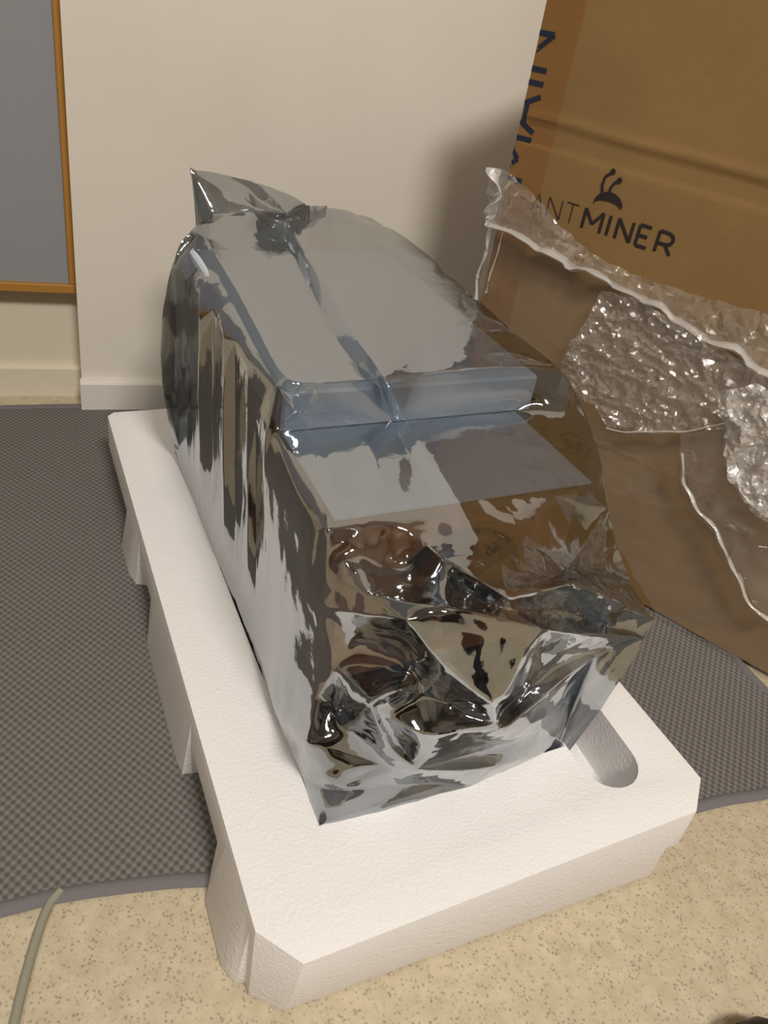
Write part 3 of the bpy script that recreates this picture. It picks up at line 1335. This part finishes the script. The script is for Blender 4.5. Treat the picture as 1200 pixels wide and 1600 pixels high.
def sheet(name, poly, step, mat, base, amp, scale, seed, sm=40, stretch=(1, 1), edge_pull=True):
    """film sheet on the carton face; poly in picture pixels, lifted to the face and crumpled."""
    pts = [Vector(cpx(x, y)) for x, y in poly]
    per = []
    for a, b in zip(pts, pts[1:] + pts[:1]):
        n = max(1, int((b - a).length / step))
        for k in range(n):
            q = a + (b - a) * k / n
            q = q + Vector((noise.noise(Vector((q.x * 60, q.y * 60, seed))), noise.noise(Vector((q.x * 60, q.y * 60, seed + 9))))) * step * 0.7
            per.append(q)
    xs = [p.x for p in per]
    ys = [p.y for p in per]
    random.seed(seed)

    def inside(q):
        c = False
        for a, b in zip(per, per[1:] + per[:1]):
            if (a.y > q.y) != (b.y > q.y) and q.x < (b.x - a.x) * (q.y - a.y) / (b.y - a.y) + a.x:
                c = not c
        return c
    ins = []
    y = min(ys)
    while y < max(ys):
        x = min(xs)
        while x < max(xs):
            q = Vector((x + random.uniform(-.4, .4) * step, y + random.uniform(-.4, .4) * step))
            if inside(q):
                ins.append(q)
            x += step
        y += step
    allp = per + ins
    n0 = len(per)
    r = delaunay_2d_cdt(allp, [(i, (i + 1) % n0) for i in range(n0)], [list(range(n0))], 1, 1e-6)
    bm = bmesh.new()
    vs = []
    for q in r[0]:
        p3 = Vector((q.x * stretch[0], q.y * stretch[1], seed * 3.7))
        p3 = p3 + noise.noise_vector(p3 * scale * 0.7) * (0.55 / scale)
        h = (ridged(p3, scale) * 0.5 + ridged(p3, scale * 2.3) * 0.28 + ridged(p3, scale * 5.5) * 0.14)
        bd = base(q.x, q.y) if callable(base) else base
        vs.append(bm.verts.new(cp_(q.x, q.y, bd + amp * max(h + 0.35, 0))))
    for f in r[2]:
        try:
            bm.faces.new([vs[i] for i in f])
        except ValueError:
            pass
    o = from_bm(name, bm, mat, None, sm)
    return keep_world(o, wrap)


# taut layer over the lower carton
sheet('taut_film', [(774, 345), (850, 390), (1010, 460), (1200, 575), (1330, 660), (1330, 1120), (1200, 1048), (1030, 955), (940, 800), (885, 640), (800, 520), (752, 460)], 0.008, m_wrap, 0.004, 0.004, 22, 1, 60, (0.35, 1.6))
# film standing above the rolled edge
sheet('upper_film_edge', [(779, 258), (792, 262), (825, 284), (858, 316), (888, 356), (928, 388), (985, 420), (1050, 445), (1110, 462), (1200, 485), (1320, 520), (1320, 650), (1200, 575), (1010, 460), (850, 388), (778, 345), (772, 300)], 0.0035, m_wrap2, 0.006, 0.008, 30, 2, 12)
# crumpled flap in the middle
sheet('crumpled_flap', [(950, 450), (1010, 462), (1110, 520), (1200, 575), (1300, 640), (1300, 760), (1200, 720), (1150, 660), (1080, 668), (1000, 668), (962, 660), (940, 625), (905, 610), (885, 575), (905, 530), (930, 500)], 0.0028, m_wrap2, 0.008, 0.013, 30, 3, 8, (0.7, 1.5))
# bunched strand at the right hand edge
sheet('bunched_strand', [(1140, 600), (1200, 585), (1290, 640), (1290, 860), (1200, 790), (1175, 760), (1155, 730), (1150, 680)], 0.0028, m_wrap3, 0.016, 0.018, 30, 4, 10)
# long loose sheet hanging down to the floor at the right
sheet('hanging_film', [(1075, 665), (1150, 655), (1200, 730), (1320, 840), (1320, 1060), (1200, 940), (1185, 935), (1150, 860), (1105, 790), (1078, 730)], 0.005, m_wrap, 0.012, 0.010, 26, 5, 40)


def strand(name, px, r, mat, d=0.012, flat=0.6):
    pts = []
    for x, y in px:
        s, z = cpx(x, y)
        pts.append(cp_(s, z, d))
    pts = smoothpath(pts, 10)
    bm = bmesh.new()
    n = len(pts)
    rr = []
    for i, p in enumerate(pts):
        f_ = r * (0.75 + 0.5 * noise.noise(p * 60))
        rr.append(max(f_, r * 0.3))
        pts[i] = p + Vector((noise.noise(p * 45), noise.noise(p * 45 + Vector((5, 5, 5))), noise.noise(p * 45 + Vector((9, 1, 2))))) * r * 0.8
    tube(bm, pts, rr, 7, flat)
    return keep_world(from_bm(name, bm, mat, None, 45), wrap)


strand('rolled_edge', [(782, 262), (790, 300), (776, 342), (830, 372), (900, 408), (1010, 462), (1100, 515), (1200, 572), (1300, 630)], 0.0105, m_wrap3, 0.012, 0.35)
strand('film_strand', [(776, 345), (768, 390), (756, 430), (752, 465)], 0.0028, m_wrap3)
strand('film_strand', [(800, 352), (785, 400), (768, 455)], 0.0018, m_wrap3)
strand('film_strand', [(1078, 700), (1080, 745), (1100, 785), (1130, 820), (1150, 865), (1185, 935), (1215, 960)], 0.0035, m_wrap3, 0.02)
strand('film_strand', [(962, 660), (1000, 666), (1080, 664), (1150, 650)], 0.0022, m_wrap3, 0.022)
strand('film_strand', [(1170, 735), (1185, 765), (1200, 780), (1240, 800)], 0.0040, m_wrap3, 0.03)
